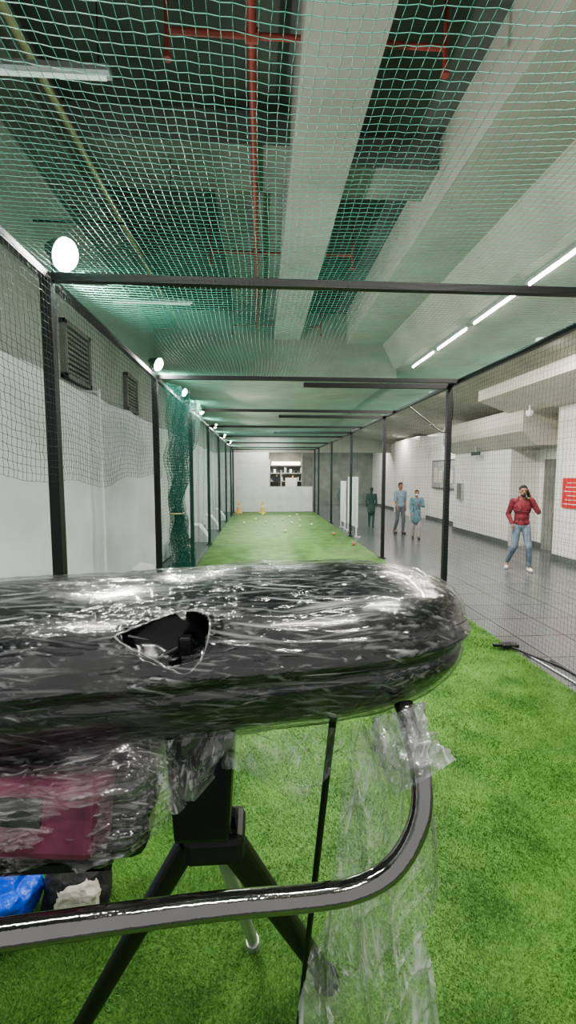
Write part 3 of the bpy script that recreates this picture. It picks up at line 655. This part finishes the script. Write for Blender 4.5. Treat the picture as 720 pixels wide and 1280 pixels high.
def person(loc,yaw,H,P,top,bot,shoe,lab,hairm='short',skirt=None,vox=.012,beard=False,mask=False,phone=False,longsleeve=True,bag=None,slim=.9):
    e=empty('person',loc,lab,'person'); e.rotation_euler=(0,0,yaw); s_=H/1.72; e.scale=(s_*slim,s_*slim,s_)
    ch=Vector(P.get('chest',(0,0,1.27))); hd=Vector(P.get('head',(0,-.01,1.605))); pv=Vector((0,0,.93))
    bm=bmesh.new()
    addell(bm,pv,(.15,.105,.12)); addell(bm,(pv+ch)/2+Vector((0,0,-.02)),(.13,.095,.17)); addell(bm,ch,(.165,.11,.18))
    nb=ch+Vector((0,.01,.14)); addcap(bm,nb,.06,hd+Vector((0,.01,-.09)),.052)
    addell(bm,hd+Vector((0,.008,.022)),(.078,.096,.092)); addell(bm,hd+Vector((0,-.02,-.045)),(.058,.068,.062))
    addcap(bm,hd+Vector((0,-.083,.012)),.010,hd+Vector((0,-.1,-.018)),.016,8)
    addell(bm,hd+Vector((0,-.082,-.055)),(.024,.010,.009)); addell(bm,hd+Vector((0,-.078,.036)),(.055,.012,.010))
    for s in (-1,1): addell(bm,hd+Vector((s*.080,.01,0)),(.012,.022,.032))
    for sd in ('L','R'):
        sh_,el,wr=[Vector(q) for q in P['arm'+sd]]; addcap(bm,sh_,.052,el,.040); addcap(bm,el,.040,wr,.026)
        fd=P.get('hand'+sd,(wr-el)); hand(bm,wr,fd,P.get('thumb'+sd,(0,-1,0)),.6)
        addcap(bm,ch+Vector((0,0,.1)),.07,sh_,.055)
        hp_,kn,an,toe=[Vector(q) for q in P['leg'+sd]]; addcap(bm,hp_,.085,kn,.055); addcap(bm,kn,.055,an,.038)
        addcap(bm,an+Vector((0,0,-.03)),.036,toe+Vector((0,0,.0)),.03)
    b=bmobj('body',bm,M['skin'],parent=e,smooth=True); voxel(b,vox,3)
    bm=bmesh.new(); addell(bm,pv+Vector((0,0,.03)),(.172,.125,.12)); addell(bm,(pv+ch)/2,(.155,.118,.2)); addell(bm,ch,(.185,.13,.185))
    for sd in ('L','R'):
        sh_,el,wr=[Vector(q) for q in P['arm'+sd]]; addcap(bm,ch+Vector((0,0,.09)),.085,sh_,.07); addcap(bm,sh_,.068,el,.054)
        if longsleeve: addcap(bm,el,.054,el+(wr-el)*.93,.040)
    if skirt: addcap(bm,pv,.15,pv+Vector((0,0,-.24)),skirt)
    if P.get('hood'): addell(bm,ch+Vector((0,.06,.19)),(.10,.07,.06))
    t=bmobj('top_garment',bm,top,parent=e,smooth=True); voxel(t,vox*1.1,4)
    bm=bmesh.new(); addell(bm,pv,(.165,.12,.13))
    for sd in ('L','R'):
        hp_,kn,an,toe=[Vector(q) for q in P['leg'+sd]]; addcap(bm,hp_,.100,kn,.070); addcap(bm,kn,.070,an+(kn-an)*.06,.056)
    t=bmobj('trousers',bm,bot,parent=e,smooth=True); voxel(t,vox*1.1,3)
    for sd in ('L','R'):
        an,toe=Vector(P['leg'+sd][2]),Vector(P['leg'+sd][3]); bm=bmesh.new(); d=(toe-an); d.z=0; d.normalize()
        heel=Vector((an.x,an.y,toe.z))-d*.035; addcap(bm,heel,.042,toe+Vector((0,0,.004)),.044); addcap(bm,heel,.042,an+Vector((0,0,-.01)),.044)
        t=bmobj('shoe',bm,shoe,parent=e,smooth=True); voxel(t,.012,2)
    bm=bmesh.new(); addell(bm,hd+Vector((0,.022,.045)),(.087,.096,.086)); addell(bm,hd+Vector((0,.055,0)),(.074,.058,.07))
    addell(bm,hd+Vector((0,-.045,.10)),(.055,.04,.03))
    if hairm=='long': addcap(bm,hd+Vector((0,.07,-.02)),.06,hd+Vector((0,.11,-.25)),.04)
    t=bmobj('hair',bm,M['hair'],parent=e,smooth=True); voxel(t,.012,2)
    for s in (-1,1):
        bm=bmesh.new(); addell(bm,hd+Vector((s*.03,-.084,.018)),(.012,.008,.007),sub=2); bmobj('eye',bm,M['hair'],parent=e,smooth=True)
    if beard:
        bm=bmesh.new(); addell(bm,hd+Vector((0,-.035,-.075)),(.056,.057,.038)); addell(bm,hd+Vector((0,-.087,-.038)),(.03,.012,.008)); t=bmobj('beard',bm,M['hair'],parent=e,smooth=True); voxel(t,.01,2)
    if mask:
        bm=bmesh.new(); addell(bm,hd+Vector((0,-.05,-.04)),(.058,.064,.045)); bmobj('face_mask',bm,M['cyan'],parent=e,smooth=True)
    if phone:
        w=Vector(P['armL'][2]); f=Vector(P['handL']).normalized(); c=w+f*.09+Vector((-.030,-.012,.0))
        r=Matrix.Translation(c)@f.to_track_quat('Z','X').to_matrix().to_4x4()
        bm=bmesh.new(); addbox(bm,(-.036,-.005,-.075),(.036,.005,.075),mtx=r,bev=.003)
        ph=bmobj('mobile_phone',bm,M['phone']); ph.matrix_world=Matrix.Translation(loc)@Matrix.Rotation(yaw,4,'Z')@Matrix.Diagonal((s_*slim,s_*slim,s_,1))
        ph['label']='dark mobile phone held to the ear'; ph['category']='phone'
    if bag is not None:
        bm=bmesh.new(); addbox(bm,(-.26,-.04,.62),(-.21,.12,.85),bev=.02); addtube(bm,catmull([(-.235,0,.84),(-.22,.02,1.1),(-.10,.0,1.45),(.05,-.02,1.42)],6),.008,6)
        bmobj('shoulder_bag',bm,bag,parent=e)
    return e
PR=dict(chest=(.0,-.02,1.27),head=(.0,-.06,1.60),hood=1,
 armL=((.19,-.01,1.40),(.30,-.12,1.20),(.135,-.13,1.47)),handL=(-.25,.25,1),thumbL=(0,-1,0),
 armR=((-.19,-.01,1.40),(-.27,.05,1.13),(-.20,-.09,.95)),handR=(.15,-.2,-1),thumbR=(.3,-1,0),
 legL=((.09,0,.90),(.13,-.16,.50),(.17,-.08,.10),(.19,-.24,.035)),
 legR=((-.09,0,.90),(-.13,-.06,.49),(-.24,.18,.14),(-.27,.02,.035)))
person((5.18,8.25,0),math.radians(-22),1.70,PR,M['hoodie'],M['jeans'],M['shoe'],'bearded person in maroon sweater and jeans, walking while phoning',beard=True,phone=True,vox=.009)
PW=dict(armL=((.19,0,1.40),(.24,.07,1.13),(.22,.0,.88)),armR=((-.19,0,1.40),(-.23,-.05,1.13),(-.21,-.16,.92)),
 legL=((.09,0,.90),(.10,-.10,.49),(.10,-.06,.10),(.11,-.22,.035)),legR=((-.09,0,.90),(-.10,.02,.48),(-.10,.20,.12),(-.11,.05,.035)))
person((4.5,13.7,0),math.radians(10),1.66,PW,M['skyshirt'],M['greytr'],M['darkshoe'],'person in pale blue shirt and grey trousers walking',longsleeve=False)
PM=dict(PW); PM['armL']=((.19,0,1.40),(.26,-.06,1.16),(.12,-.24,1.20)); PM['handL']=(-1,-.3,.3)
person((4.62,12.55,0),math.radians(-15),1.46,PM,M['kurta'],M['pinkcl'],M['darkshoe'],'masked person in teal printed tunic and pale trousers, walking',hairm='long',skirt=.2,mask=True,bag=M['offwhite'])
person((4.05,15.6,0),math.radians(160),1.45,PW,M['greencl'],M['greencl'],M['darkshoe'],'person in dark green clothing walking away',hairm='long',skirt=.2)
person((3.7,19.5,0),math.radians(170),1.6,PW,M['greytr'],M['greytr'],M['darkshoe'],'person in grey clothing walking away')
# ---------------------------------------------------------------- world and camera
w=bpy.data.worlds.new('w'); bpy.context.scene.world=w; w.use_nodes=True
w.node_tree.nodes['Background'].inputs[0].default_value=(.90,.90,.87,1); w.node_tree.nodes['Background'].inputs[1].default_value=.62
try: bpy.context.scene.view_settings.look='AgX - Medium High Contrast'
except Exception as ex: print(ex)
cam=bpy.data.cameras.new('camera'); co=bpy.data.objects.new('camera',cam); C.objects.link(co)
cam.sensor_fit='VERTICAL'; cam.sensor_height=36; cam.lens=15.19; cam.clip_start=.02
p=math.radians(4.87); y=math.radians(3.6)
co.location=(0,0,1.9); co.rotation_euler=(math.pi/2-p,0,-y)
bpy.context.scene.camera=co
